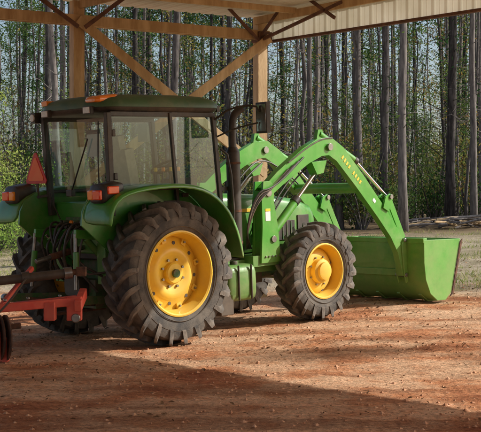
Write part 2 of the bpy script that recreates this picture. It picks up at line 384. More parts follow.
for s in(-1,1):
    q4((-.60,s*.655,1.85),(.34,s*.70,1.85),(.26,s*.685,2.70),(-.64,s*.685,2.70))
    q4((.40,s*.705,1.02),(1.11,s*.65,1.02),(1.0,s*.645,2.70),(.29,s*.685,2.70))
q4((-.63,-.62,1.77),(-.63,.62,1.77),(-.665,.66,2.68),(-.665,-.66,2.68))
q4((1.105,-.6,1.79),(1.105,.6,1.79),(1.01,.6,2.68),(1.01,-.6,2.68))
cab(m.make('cab_glass',T))
m=MB()
def roundrect(x0,x1,y0,y1,r,n=6):
    pts=[]
    for cx,cy,a0 in((x1-r,y1-r,0),(x0+r,y1-r,90),(x0+r,y0+r,180),(x1-r,y0+r,270)):
        for i in range(n+1):
            a=R(a0+90*i/n); pts.append((cx+r*math.cos(a),cy+r*math.sin(a)))
    return pts
def slab(levels,k):
    vs=[];n=None
    for (x0,x1,y0,y1,r,z) in levels:
        p=roundrect(x0,x1,y0,y1,r); n=len(p); vs+=[(a,b,z) for a,b in p]
    fs=[]
    for i in range(len(levels)-1):
        for j in range(n): a=i*n+j;b=i*n+(j+1)%n; fs.append((a,b,b+n,a+n))
    fs.append(tuple(reversed(range(n)))); fs.append(tuple(range((len(levels)-1)*n,len(levels)*n)))
    m.add(vs,fs,k)
slab([(-.66,1.06,-.66,.66,.2,2.735),(-.74,1.12,-.72,.72,.24,2.765),(-.75,1.14,-.735,.735,.26,2.80)],'black')
slab([(-.755,1.145,-.74,.74,.26,2.802),(-.75,1.14,-.74,.74,.26,2.85),(-.71,1.10,-.70,.70,.28,2.905),(-.62,1.0,-.61,.61,.3,2.945),(-.45,.8,-.45,.45,.3,2.965)],'dgreen')
cab(m.make('cab_roof',T,ang=60))
m=MB()
m.loft([(-.76,.10,2.86,2.90),(-.72,.15,2.85,2.93),(-.5,.16,2.86,2.96),(-.42,.10,2.89,2.955)],'orange',18,4)
for i in range(len(m.v)): m.v[i]=(m.v[i][0],m.v[i][1]-.48,m.v[i][2])
m.box((-.66,.56,2.90),(.14,.12,.06),'orange')
for s,y in((-1,-.45),(1,.45)):
    m.box((-.77,y,2.77),(.05,.16,.09),'black'); m.box((-.80,y,2.77),(.012,.13,.07),'lamp')
m.box((-.70,.80,2.74),(.10,.10,.13),'black'); m.cyl((-.74,.80,2.74),(-.765,.80,2.74),.045,'lamp'); m.tube([(-.6,.70,2.78),(-.68,.80,2.80)],.012,'black')
m.box((1.16,-.5,2.80),(.05,.16,.08),'black'); m.box((1.16,.5,2.80),(.05,.16,.08),'black')
cab(m.make('roof_lights',T,.02))
# interior
m=MB()
m.box((.30,0,1.62),(.50,.50,.16),'seat')
m.box((.02,0,2.0),(.14,.48,.66),'seat',Matrix.Rotation(-.18,3,'Y')); m.box((-.07,0,2.40),(.10,.28,.18),'seat',Matrix.Rotation(-.18,3,'Y'))
m.box((.3,0,1.40),(.4,.4,.3),'black'); m.box((.22,-.30,1.86),(.38,.07,.06),'black'); m.box((.22,.30,1.86),(.38,.07,.06),'black')
m.box((.25,-.48,1.70),(.6,.14,.35),'black'); m.box((.25,.48,1.68),(.5,.1,.3),'black')
for i in range(4): m.cyl((.15+.12*i,-.48,1.86),(.18+.12*i,-.48,2.05),.012,'black',8)
for i in range(4): m.cyl((.18+.12*i,-.48,2.04),(.18+.12*i,-.48,2.09),.024,'orange' if i%2 else 'yellow',8)
m.box((.95,0,1.65),(.22,.45,.6),'black'); m.cyl((.9,0,1.8),(.78,0,2.08),.035,'black')
cab(m.make('seat_and_console',T,.035))
m=MB(); m.lathe([(.19+.016*math.cos(a),.016*math.sin(a)) for a in np.linspace(0,2*math.pi,9)[:-1]],(0,0,0),1,'black',32,closed=True)
m.box((0,0,0),(.37,.02,.03),'black'); m.box((0,0,0),(.03,.02,.37),'black')
o=m.make('steering_wheel',T); o.location=(.76,0,2.1); o.rotation_euler=(R(90),R(-25),0)
m=MB(); m.box((-.55,-.25,2.38),(.01,.24,.28),'paper',); m.box((-.55,-.25,2.53),(.012,.25,.05),'black'); m.make('sticker',T)
# SMV sign
m=MB()
def tri(x,cz,r,k,th):
    pts=[(math.sin(a)*r,math.cos(a)*r) for a in (0,R(120),R(240))]
    o=[]
    for i in range(3):
        a=Vector(pts[i]); b=Vector(pts[(i+1)%3]); c=Vector(pts[(i+2)%3])
        o+= [a+(c-a)*.09,a+(b-a)*.09]
    vs=[(x,p.x,cz+p.y) for p in o]+[(x+th,p.x,cz+p.y) for p in o]
    n=6; m.add(vs,[tuple(range(n)),tuple(range(2*n-1,n-1,-1))]+[(i,i+n,(i+1)%n+n,(i+1)%n) for i in range(n)],k)
tri(-.0,0,.275,'smvred',.01); tri(-.006,0,.205,'smv',.01); m.beam((.02,0,-.32),(.02,0,.05),.04,.015,'black',up=(1,0,0))
o=m.make('slow_moving_triangle',T); o.location=(-.78,.62,2.08)
m=MB(); m.beam((-.78,.62,1.78),(-.62,.54,1.8),.03,.03,'black'); m.make('triangle_bracket',T)
# mirrors
m=MB()
m.tube([(1.02,-.66,2.66),(1.12,-.85,2.80),(1.30,-1.10,2.82),(1.32,-1.14,2.74)],.014,'black',8,1)
m.tube([(1.05,-.66,2.45),(1.2,-.85,2.55),(1.32,-1.12,2.6)],.011,'black',8,1)
m.box((1.36,-1.17,2.66),(.06,.22,.38),'black',Matrix.Rotation(-.15,3,'Z')); m.box((1.327,-1.17,2.66),(.004,.19,.33),'chrome',Matrix.Rotation(-.15,3,'Z'))
m.tube([(1.02,.6,2.66),(1.12,.85,2.74),(1.28,1.0,2.74),(1.30,1.05,2.68)],.014,'black',8,1); m.box((1.31,1.07,2.62),(.06,.2,.33),'black')
m.make('mirrors',T,.02)
# exhaust
m=MB()
m.tube([(1.42,-.36,1.30),(1.40,-.52,1.26),(1.34,-.62,1.34),(1.33,-.64,1.5),(1.33,-.64,1.75)],.05,'black',14,1)
m.cyl((1.33,-.64,.95),(1.33,-.64,2.25),.088,'black',24); m.cyl((1.33,-.64,2.25),(1.33,-.64,2.32),.088,'black',24,.055)
m.tube([(1.33,-.64,2.30),(1.33,-.64,2.62),(1.36,-.66,2.74),(1.46,-.70,2.80)],.05,'black',16,2)
for z in(1.1,1.5,2.1): m.cyl((1.33,-.64,z),(1.33,-.64,z+.03),.094,'rust',24)
m.beam((1.33,-.6,1.8),(1.08,-.6,1.8),.03,.05,'black'); m.beam((1.33,-.6,1.2),(1.08,-.5,1.2),.03,.05,'black')
m.make('exhaust_stack',T)
m=MB()
m.tube([(1.16,-.70,1.2),(1.22,-.76,1.3),(1.18,-.74,2.2),(1.08,-.68,2.3)],.014,'black',8,1)
m.tube([(1.16,.70,1.2),(1.22,.76,1.3),(1.18,.74,2.2),(1.08,.68,2.3)],.014,'black',8,1)
m.make('hand_rails',T)
# rear linkage
m=MB()
m.box((-.42,0,1.2),(.22,.46,.35),'grime'); m.box((-.52,.0,.62),(.16,.5,.34),'grime')
m.cyl((-.52,-.42,1.30),(-.52,.42,1.30),.05,'grime')
for s in(-1,1):
    m.beam((-.52,s*.38,1.30),(-.98,s*.40,1.36),.05,.10,'green'); 
    m.cyl((-.97,s*.40,1.36),(-1.02,s*.44,.72),.022,'steel',10); m.cyl((-.98,s*.41,1.15),(-1.0,s*.43,.9),.035,'green',12)
    m.beam((-.35,s*.34,.55),(-1.38,s*.46,.62),.03,.10,'grime'); m.cyl((-1.38,s*.46-.03,.62),(-1.38,s*.46+.03,.62),.05,'steel')
    m.cyl((-.40,s*.25,.95),(-.80,s*.36,1.30),.04,'green',12); m.cyl((-.6,s*.3,1.12),(-.84,s*.38,1.33),.02,'chrome',10)
    m.beam((-.55,s*.2,.5),(-1.1,s*.42,.58),.02,.05,'rust')
m.cyl((-.5,0,1.18),(-1.25,0,1.05),.028,'steel',12); m.cyl((-.65,0,1.155),(-1.05,0,1.085),.04,'rust',12)
m.beam((-.3,0,.42),(-1.15,0,.42),.09,.035,'rust'); m.cyl((-.58,0,.66),(-.74,0,.66),.03,'steel',12); m.loft([(-.60,.13,.58,.82),(-.76,.15,.60,.84)],'black',16,4)
for i in range(6):
    y=-.25+.1*i; m.cyl((-.58,y,1.42+.05*(i%2)),(-.68,y,1.42+.05*(i%2)),.025,'steel',10); m.cyl((-.68,y,1.42+.05*(i%2)),(-.71,y,1.42+.05*(i%2)),.028,'orange' if i%3==0 else 'black',10)
m.box((-.54,0,1.45),(.1,.62,.16),'grime')
m.box((-.56,.42,1.0),(.14,.16,.5),'green'); m.box((-.56,-.42,1.0),(.14,.16,.5),'green')
m.make('three_point_linkage',T,.006)
m=MB()
rr=random.Random(3)
for i in range(12):
    y=-.36+.065*i; z=1.42
    pts=[(-.6,y,z),(-.82-.1*rr.random(),y+rr.uniform(-.05,.05),z+rr.uniform(-.15,.1)),(-.85-.1*rr.random(),y+rr.uniform(-.15,.15),1.05+rr.uniform(-.2,.1)),(-.62,y+rr.uniform(-.2,.2),.75+rr.uniform(-.1,.2))]
    m.tube(pts,.012+.005*rr.random(),'black',8,2)
for s in(-1,1):
    m.tube([(-.66,s*.5,2.65),(-.7,s*.52,2.2),(-.68,s*.5,1.8),(-.6,s*.4,1.5)],.009,'black',6,2)
m.make('hydraulic_hoses',T)

# ---- loader
m=MB()
path=[(1.88,1.72),(2.15,1.90),(2.65,2.18),(2.95,2.30),(3.15,2.31),(3.35,2.20),(3.75,1.82),(4.2,1.36),(4.48,1.05),(4.64,.78),(4.72,.42)]
ws=[.17,.20,.23,.25,.25,.24,.23,.21,.20,.18,.13]
for s in(-1,1):
    y0,y1=s*.56,s*.66
    m.arm(path,ws,y0,y1,'lgreen')
    MP=[(1.72,.82),(2.08,.82),(2.04,1.30),(1.98,1.62),(2.0,1.80),(1.93,1.87),(1.80,1.87),(1.76,1.6),(1.76,1.3)]
    m.prism(MP,s*.52,s*.55,'lgreen'); m.prism(MP,s*.67,s*.70,'lgreen')
    m.box((1.78,s*.61,1.3),(.03,.12,.9),'green')
    m.box((1.85,s*.42,.85),(.5,.5,.14),'green'); m.box((1.9,s*.48,.78),(1.9,.06,.18),'green')
    m.cyl((1.88,s*.51,1.72),(1.88,s*.72,1.72),.05,'steel',16)
    m.cyl((1.95,s*.51,1.12),(1.95,s*.72,1.12),.045,'steel',16)
    m.cyl((3.12,s*.53,2.30),(3.12,s*.70,2.30),.05,'steel',16)
    m.beam((2.9,s*.47,.7),(3.15,s*.3,.7),.05,.2,'green')
    m.prism([(2.75,2.1),(3.05,2.12),(2.98,1.95),(2.85,1.93)],s*.54,s*.68,'lgreen')
    for yy in (s*.535,s*.675):
        m.prism([(4.22,1.42),(4.34,1.36),(4.45,1.56),(4.38,1.62),(4.28,1.58)],yy-.012,yy+.012,'lgreen')
        m.prism([(4.32,1.56),(4.42,1.60),(4.74,.98),(4.66,.93)],yy-.03*s*(1 if yy*s>.6 else -1)-.01,yy-.03*s*(1 if yy*s>.6 else -1)+.01,'lgreen')
    m.cyl((4.39,s*.50,1.57),(4.39,s*.71,1.57),.035,'steel',14)
    for j in range(5): m.cyl((1.80+.06*j,s*.70,.90),(1.80+.06*j,s*.715,.90),.014,'steel',6)
    m.box((1.86,s*.7025,1.42),(.09,.004,.12),'paper'); m.box((1.86,s*.7025,1.50),(.09,.006,.035),'yellow')
    m.box((4.05,s*.662,1.53),(.07,.004,.05),'paper',Matrix.Rotation(R(45),3,'Y'))
m.cyl((3.78,-.6,1.72),(3.78,.6,1.72),.075,'lgreen',20)
m.make('loader_frame_and_booms',T,.012)
m=MB()
for s in(-1,1):
    m.cyl((1.95,s*.61,1.12),(2.50,s*.61,1.61),.058,'lgreen',18); m.cyl((2.5,s*.61,1.61),(2.91,s*.61,1.98),.026,'chrome',14)
    m.cyl((1.95+.5,s*.61,1.12+.45),(2.51,s*.61,1.62),.066,'black',18)
    m.cyl((2.98,s*.61,2.48),(3.72,s*.61,2.10),.05,'lgreen',18); m.cyl((3.72,s*.61,2.10),(4.38,s*.61,1.58),.023,'chrome',14)
    m.cyl((3.68,s*.61,2.12),(3.74,s*.61,2.09),.057,'black',18)
    m.prism([(2.9,2.38),(3.1,2.38),(3.02,2.54),(2.94,2.54)],s*.58,s*.64,'lgreen')
    m.tube([(1.9,s*.5,1.0),(2.1,s*.5,1.5),(2.6,s*.50,1.98),(3.0,s*.52,2.2),(3.5,s*.53,1.98),(3.9,s*.54,1.7)],.011,'black',6,2)
    m.tube([(1.9,s*.48,1.0),(2.15,s*.48,1.42),(2.62,s*.49,1.90),(3.0,s*.51,2.12)],.011,'black',6,2)
    for j in range(4):
        m.tube([(1.7+.03*j,s*.45,1.0),(1.58-.03*j,s*(.6+.02*j),1.25),(1.66,s*.71,1.6+.05*j),(1.95,s*(.72+.01*j),1.78),(2.3+.1*j,s*.675,2.02+.05*j)],.011,'black' if j%2 else 'steel',6,2)
    m.tube([(2.3,s*.675,2.10),(2.7,s*.675,2.31),(3.0,s*.675,2.42),(3.2,s*.66,2.42)],.010,'steel',6,1)
for i in range(9):
    if i==4: continue
    t=i/9; px=3.40+.40*t; pz=2.155-.395*t
    m.box((px,-.662,pz),(.030,.004,.055),'yellow',Matrix.Rotation(R(44),3,'Y'))
m.make('loader_cylinders_and_hoses',T)
# ---- bucket
m=MB()
bp=[(4.74,.93),(4.73,.60),(4.76,.35),(4.86,.14),(5.02,.03),(5.22,.02),(5.36,.12),(5.62,.90)]
yb=.98
def offs(p,d):
    out=[]
    for i,q in enumerate(p):
        a=Vector(p[max(i-1,0)]);b=Vector(p[min(i+1,len(p)-1)]); t=(b-a).normalized(); nn=Vector((-t.y,t.x)); out.append((q[0]+nn.x*d,q[1]+nn.y*d))
    return out
inn=offs(bp,.018)
m.prism(bp+inn[::-1],-yb,yb,'lgreen')
for s in(-1,1):
    m.prism(bp,s*(yb-.012),s*(yb+.012),'lgreen')
    m.prism([(5.60,.86),(5.36,.12),(5.30,.06),(5.40,.10),(5.66,.90)],s*(yb+.012),s*(yb+.03),'rust')
m.box((4.77,0,.92),(.09,2*yb+.02,.07),'lgreen')
m.beam((5.36,-yb,.13),(5.36,yb,.13),.03,.03,'lgreen')
for y in(-.6,.6,0):
    pl=[(4.735,.9),(4.66,.93),(4.62,.86),(4.66,.45),(4.70,.30),(4.76,.32),(4.73,.6)]
    for d in(-.07,.07):
        if y!=0: m.prism(pl,y+d-.012,y+d+.012,'lgreen')
for y in(-.6,.6):
    m.cyl((4.70,y-.1,.42),(4.70,y+.1,.42),.03,'steel'); m.cyl((4.69,y-.1,.93),(4.69,y+.1,.93),.03,'steel')
m.box((4.735,0,.45),(.03,1.0,.10),'lgreen')
for y in(-.8,-.4,0,.4,.8):
    m.prism(offs([(4.86,.13),(5.02,.02),(5.22,.01),(5.36,.11)],-.012)+[(5.36,.12),(5.22,.02),(5.02,.03),(4.86,.14)],y-.03,y+.03,'lgreen')
m.make('loader_bucket',T,.006)

# ================================================================== IMPLEMENT
I=empty('red_tillage_implement',(-2.25,12.95,0))
m=MB()
m.beam((-.75,-.40,.52),(.52,.10,.60),.09,.09,'red'); m.beam((-.75,-.05,.50),(.46,.18,.62),.07,.07,'red')
m.beam((.50,-.05,.55),(.50,.42,.66),.08,.12,'red'); m.box((.45,.06,.52),(.16,.10,.26),'red'); m.box((.20,-.02,.50),(.12,.16,.20),'red')
m.beam((-.3,-.25,.55),(-.05,.3,.95),.05,.05,'red')
m.beam((-.75,-.62,.24),(-.15,-.45,.28),.08,.10,'red'); m.box((-.22,-.47,.14),(.12,.12,.26),'red'); m.box((-.4,-.52,.36),(.30,.05,.22),'red')
m.beam((-.75,-.3,.3),(-.1,-.1,.35),.06,.06,'rust'); m.cyl((.47,-.0,.42),(.47,.14,.42),.05,'steel')
for p in((.30,.0,.645),(-.02,-.12,.63),(-.25,-.21,.615)): m.cyl(p,(p[0],p[1],p[2]+.03),.022,'steel',6)
m.make('red_frame',I,.01)
m=MB()
m.cyl((-.8,-.2,.78),(.34,.06,.90),.05,'black',20); m.cyl((.34,.06,.90),(.42,.08,.91),.065,'steel',18); m.cyl((.42,.08,.91),(.56,.12,.93),.035,'rust',12); m.box((.52,.10,.92),(.10,.09,.10),'rust')
m.cyl((-.1,-.05,.855),(-.02,-.03,.865),.065,'black',20)
m.tube([(-.6,-.2,.8),(-.5,-.32,.6),(-.35,-.36,.45),(-.2,-.3,.6),(-.05,-.1,.85)],.012,'black',6,2)
m.make('drive_shaft',I)
m=MB()
for i in range(7):
    x=-.62+.07*i; c=Vector((x,-.35-.02*i,.26)); 
    m.cyl(c,c+Vector((.012,.006,0)),.24,'rust',28); m.cyl(c,c+Vector((.07,.0,0)),.05,'rust',12)
for i in range(10):
    m.tube([(-.38+.01*i,-.42,.6-.045*i),(-.34+.01*i,-.45,.58-.045*i),(-.33+.01*i,-.42,.56-.045*i)],.012,'steel',6)
m.make('discs_and_chain',I)

# ================================================================== BARN
A=Vector((-.867,-.497,0)).normalized(); B=Vector((.665,-.746,0)).normalized(); C=Vector((.31,19.0,0))
BN=empty('pole_barn')
def W(a,b,z): 
    p=C+A*a+B*b; return Vector((p.x,p.y,z))
m=MB()
wrot=Matrix((A,Vector((-A.y,A.x,0)),Vector((0,0,1)))).transposed()
def post(a,b,w=.17):
    p=W(a,b,0); g=gz(p.x,p.y); m.box((p.x,p.y,(g-.1+4.62)/2),(w,w,4.62-g+.1),'wood',wrot)
for a,b in((0,0),(3.1,0),(8.0,0),(12.5,0),(16.5,0),(0,12.0),(0,21),(16.5,21)): post(a,b)
m.make('posts',BN,.006)
m=MB()
nrmA=Vector((-A.y,A.x,0)); 
if nrmA.dot(Vector((0,-1,0)))<0: nrmA=-nrmA
def WA(a,off,z): p=C+A*a+nrmA*off; return Vector((p.x,p.y,z))
m.beam(WA(-.1,.115,4.33),WA(16.6,.115,4.33),.045,.15,'wood'); m.beam(WA(-.1,-.115,4.35),WA(16.6,-.115,4.35),.045,.15,'wood')
m.beam(WA(.0,.165,2.15),WA(3.15,.165,4.33),.04,.14,'wood'); m.beam(WA(3.1,.215,1.95),WA(-.05,.215,4.28),.04,.14,'wood')
for k,off in enumerate((.9,2.1,3.5,5,6.5,8,9.5,11,12.5,14,15.5)):
    m.beam(WA(-.1,off,4.595+.02*off),WA(16.6,off,4.595+.02*off),.045,.09,'wood')
for a in(.1,3.1,6,9,12,15): m.beam(W(a,0,4.56),W(a,21,4.86),.045,.12,'wood')
nrmB=Vector((-B.y,B.x,0))
if nrmB.dot(Vector((1,0,0)))<0: nrmB=-nrmB
def WB(b,off,z): p=C+B*b+nrmB*off; return Vector((p.x,p.y,z))
m.make('beams_and_purlins',BN,.004)
m=MB()
for (b0,z0,b1,z1) in((.05,4.22,.9,4.95),(.9,4.95,1.75,4.40),(.05,4.22,1.9,4.62)):
    m.beam(WB(b0,-.12,z0),WB(b1,-.12,z1),.03,.05,'truss')
m.beam(WA(.05,.2,4.15),WA(.75,.2,4.75),.03,.05,'truss'); m.beam(WA(3.1,.3,4.2),WA(2.4,.35,4.75),.03,.06,'truss'); m.beam(WA(3.2,.3,4.2),WA(4.1,.35,4.75),.03,.06,'truss')
m.box(WB(.06,-.02,4.30),(.24,.24,.16),'truss',wrot)
m.make('truss_webs',BN,.003)
def corrug(name,p0,du,dv,lu,lv,k,pitch=.23,h=.022,nrm=Vector((0,0,1))):
    vs=[];fs=[]; n=int(lu/pitch); us=[]
    for i in range(n+1):
        u=i*pitch; us+=[(u,0),(u+.03,h),(u+.055,h),(u+.085,0),(u+.14,.0),(u+.15,h*.25),(u+.16,0)]
    for u,hh in us:
        q=p0+du*u+nrm*hh; vs+=[q,q+dv*lv]
    for i in range(len(us)-1): fs.append((2*i,2*i+2,2*i+3,2*i+1))
    mm=MB(); mm.add(vs,fs,k); return mm.make(name,BN,smooth=False)
dvr=(B*21+Vector((0,0,.42))); 
rl=dvr.length
corrug('roof_sheets',W(-.35,-.35,4.665),A,dvr.normalized(),17,rl+.3,'tin')
corrug('gable_siding',WB(-.1,.128,4.27),B,Vector((0,0,1)),21.2,.85,'sidetin',nrm=nrmB)
m=MB(); m.beam(WB(-.12,.15,4.25),WB(21,.15,4.25),.07,.04,'truss'); m.make('siding_trim',BN)

# ================================================================== GROUND
def gh(x,y):
    z=gz(x,y)
    d=math.hypot(x-0,y-14)
    amp=.014 if d<12 else .05
    z+=amp*noise.noise((x*.8,y*.8,0))+.016*noise.noise((x*3,y*3,5))+.009*noise.noise((x*7,y*7,8))
    if d>30: z+= .25*min(1,(d-30)/20)*noise.noise((x*.08,y*.08,9))
    return z
N=340
ts=np.linspace(-1,1,N+1)
gx=[13*t+480*t**5 for t in ts]; gy=[14+13*t+480*t**5 for t in ts]
vs=[(x,y,gh(x,y)) for y in gy for x in gx]
fs=[(j*(N+1)+i,j*(N+1)+i+1,(j+1)*(N+1)+i+1,(j+1)*(N+1)+i) for j in range(N) for i in range(N)]
me=bpy.data.meshes.new('ground'); me.from_pydata(vs,[],fs); me.polygons.foreach_set('use_smooth',[True]*len(fs))
g=bpy.data.objects.new('ground',me); S.collection.objects.link(g)
gm=bpy.data.materials.new('red_clay_ground'); gm.use_nodes=True; nt=gm.node_tree; b=nt.nodes['Principled BSDF']; b.inputs['Roughness'].default_value=.95; b.inputs['Specular IOR Level'].default_value=.15
geo=nd(nt,'ShaderNodeNewGeometry')
def NZ(sc,det=8,ro=.6,dist=0,vec=None):
    n=nd(nt,'ShaderNodeTexNoise'); n.inputs['Scale'].default_value=sc; n.inputs['Detail'].default_value=det; n.inputs['Roughness'].default_value=ro; n.inputs['Distortion'].default_value=dist
    nt.links.new(vec or geo.outputs['Position'],n.inputs['Vector']); return n.outputs['Fac']
def RAMP(fac,els):
    r=nd(nt,'ShaderNodeValToRGB'); e=r.color_ramp.elements
    e[0].position,e[0].color=els[0][0],(*els[0][1],1); e[1].position,e[1].color=els[-1][0],(*els[-1][1],1)
    for p,c in els[1:-1]: k=e.new(p); k.color=(*c,1)
    nt.links.new(fac,r.inputs[0]); return r.outputs[0]
def MIX(f,a,bb,t='MIX'):
    x=nd(nt,'ShaderNodeMixRGB',blend_type=t)
    if isinstance(f,float): x.inputs[0].default_value=f
    else: nt.links.new(f,x.inputs[0])
    nt.links.new(a,x.inputs[1]); nt.links.new(bb,x.inputs[2]); return x.outputs[0]
big=NZ(.75,6,.66)
clay=RAMP(big,[(.30,(.46,.15,.065)),(.43,(.68,.30,.14)),(.55,(.86,.54,.33)),(.66,(.72,.36,.18)),(.76,(.50,.20,.09))])
fine=RAMP(NZ(20,5,.78),[(.32,(.40,.36,.34)),(.5,(.94,.94,.94)),(.68,(1.28,1.25,1.20))])
clay=MIX(1.0,clay,fine,'MULTIPLY')
# wheel-track streaks along the driving direction
mp=nd(nt,'ShaderNodeMapping'); mp.inputs['Rotation'].default_value=(0,0,-R(38)); mp.inputs['Scale'].default_value=(.22,1.9,1); nt.links.new(geo.outputs['Position'],mp.inputs[0])
trk=RAMP(NZ(1.0,4,.6,vec=mp.outputs[0]),[(.38,(.66,.60,.56)),(.50,(1,1,1)),(.66,(1.12,1.14,1.16))])
clay=MIX(1.0,clay,trk,'MULTIPLY')
yard=RAMP(big,[(.30,(.26,.23,.12)),(.45,(.42,.35,.22)),(.58,(.58,.48,.34)),(.72,(.28,.29,.11))])
yard=MIX(1.0,yard,fine,'MULTIPLY')
forest=RAMP(big,[(.35,(.12,.085,.045)),(.6,(.26,.18,.10))])
sep=nd(nt,'ShaderNodeSeparateXYZ'); nt.links.new(geo.outputs['Position'],sep.inputs[0])
m1=nd(nt,'ShaderNodeMath',operation='MULTIPLY_ADD'); m1.inputs[1].default_value=.25; nt.links.new(sep.outputs['X'],m1.inputs[0]); nt.links.new(sep.outputs['Y'],m1.inputs[2])
na=nd(nt,'ShaderNodeMath',operation='MULTIPLY_ADD'); na.inputs[1].default_value=5.0; nt.links.new(big,na.inputs[0]); nt.links.new(m1.outputs[0],na.inputs[2])
r1=nd(nt,'ShaderNodeMapRange'); r1.inputs[1].default_value=21.0; r1.inputs[2].default_value=24.0; nt.links.new(na.outputs[0],r1.inputs[0])
r2=nd(nt,'ShaderNodeMapRange'); r2.inputs[1].default_value=36; r2.inputs[2].default_value=40; nt.links.new(na.outputs[0],r2.inputs[0])
col=MIX(r1.outputs[0],clay,yard); col=MIX(r2.outputs[0],col,forest)
nt.links.new(col,b.inputs['Base Color'])
bp_=nd(nt,'ShaderNodeBump'); bp_.inputs['Strength'].default_value=1.0; bp_.inputs['Distance'].default_value=.08; nt.links.new(NZ(11,6,.74),bp_.inputs['Height']); nt.links.new(bp_.outputs[0],b.inputs['Normal'])
me.materials.append(gm)

def soup(name,V,Fc,k,parent=None):
    me=bpy.data.meshes.new(name); me.from_pydata(V,[],Fc); me.materials.append(M[k])
    ob=bpy.data.objects.new(name,me); S.collection.objects.link(ob)
    if parent: ob.parent=parent
    return ob
M['clod']=mat('clay_clods',(.44,.20,.10),(.68,.40,.24),20,.95,det=2)
V=[];Fc=[]
oct_=[(1,0,0),(-1,0,0),(0,1,0),(0,-1,0),(0,0,1),(0,0,-1)]; of=[(0,2,4),(2,1,4),(1,3,4),(3,0,4),(2,0,5),(1,2,5),(3,1,5),(0,3,5)]
for i in range(10000):
    y=rng.uniform(7.5,20); x=rng.uniform(-.23*y-.5,.23*y+.5); s=.004+.028*rng.random()**6
    if noise.noise((x*.7,y*.7,3))<-.1 and rng.random()<.7: continue
    z=gh(x,y); b0=len(V)
    for q in oct_: V.append((x+q[0]*s*rng.uniform(.5,1.5),y+q[1]*s*rng.uniform(.5,1.5),z+q[2]*s*rng.uniform(.3,.8)))
    Fc+= [tuple(b0+j for j in f) for f in of]
soup('dirt_clods',V,Fc,'clod')
V=[];Fc=[]
def leafquad(c,s,nrm,asp=.55):
    n=Vector(nrm).normalized(); a=n.orthogonal().normalized(); a=Matrix.Rotation(rng.uniform(0,6.28),3,n)@a; b=n.cross(a); b0=len(V)
    V.extend([tuple(c+a*s),tuple(c+b*s*asp+n*s*.15),tuple(c-a*s),tuple(c-b*s*asp+n*s*.15)]); Fc.append((b0,b0+1,b0+2,b0+3))
for i in range(7500):
    y=rng.uniform(9,26); x=rng.uniform(-.24*y-.5,.24*y+.5)
    dens=noise.noise((x*.5,y*.5,13))
    if y<13 and x>-.5 and rng.random()<.85: continue
    if dens<.0 and rng.random()<.8: continue
    leafquad(Vector((x,y,gh(x,y)+.012)),rng.uniform(.010,.036),(rng.normal(0,.4),rng.normal(0,.4),1),rng.uniform(.15,.6))
soup('leaf_litter',V,Fc,'litter')
V=[];Fc=[]
for i in range(26000):
    y=rng.uniform(18.5,36); x=rng.uniform(-.26*y-1,.26*y+1)
    if y+.25*x+4*noise.noise((x*.4,y*.4,2))<21.5: continue
    if noise.noise((x*.9,y*.9,22))<0.02: continue
    z=gh(x,y); h=rng.uniform(.03,.12); a=rng.uniform(0,6.28); w=.006+.008*rng.random(); b0=len(V); lx,ly=rng.normal(0,.05,2)
    V+= [(x-w*math.cos(a),y-w*math.sin(a),z-.01),(x+w*math.cos(a),y+w*math.sin(a),z-.01),(x+lx,y+ly,z+h)]; Fc.append((b0,b0+1,b0+2))
soup('grass',V,Fc,'grass')

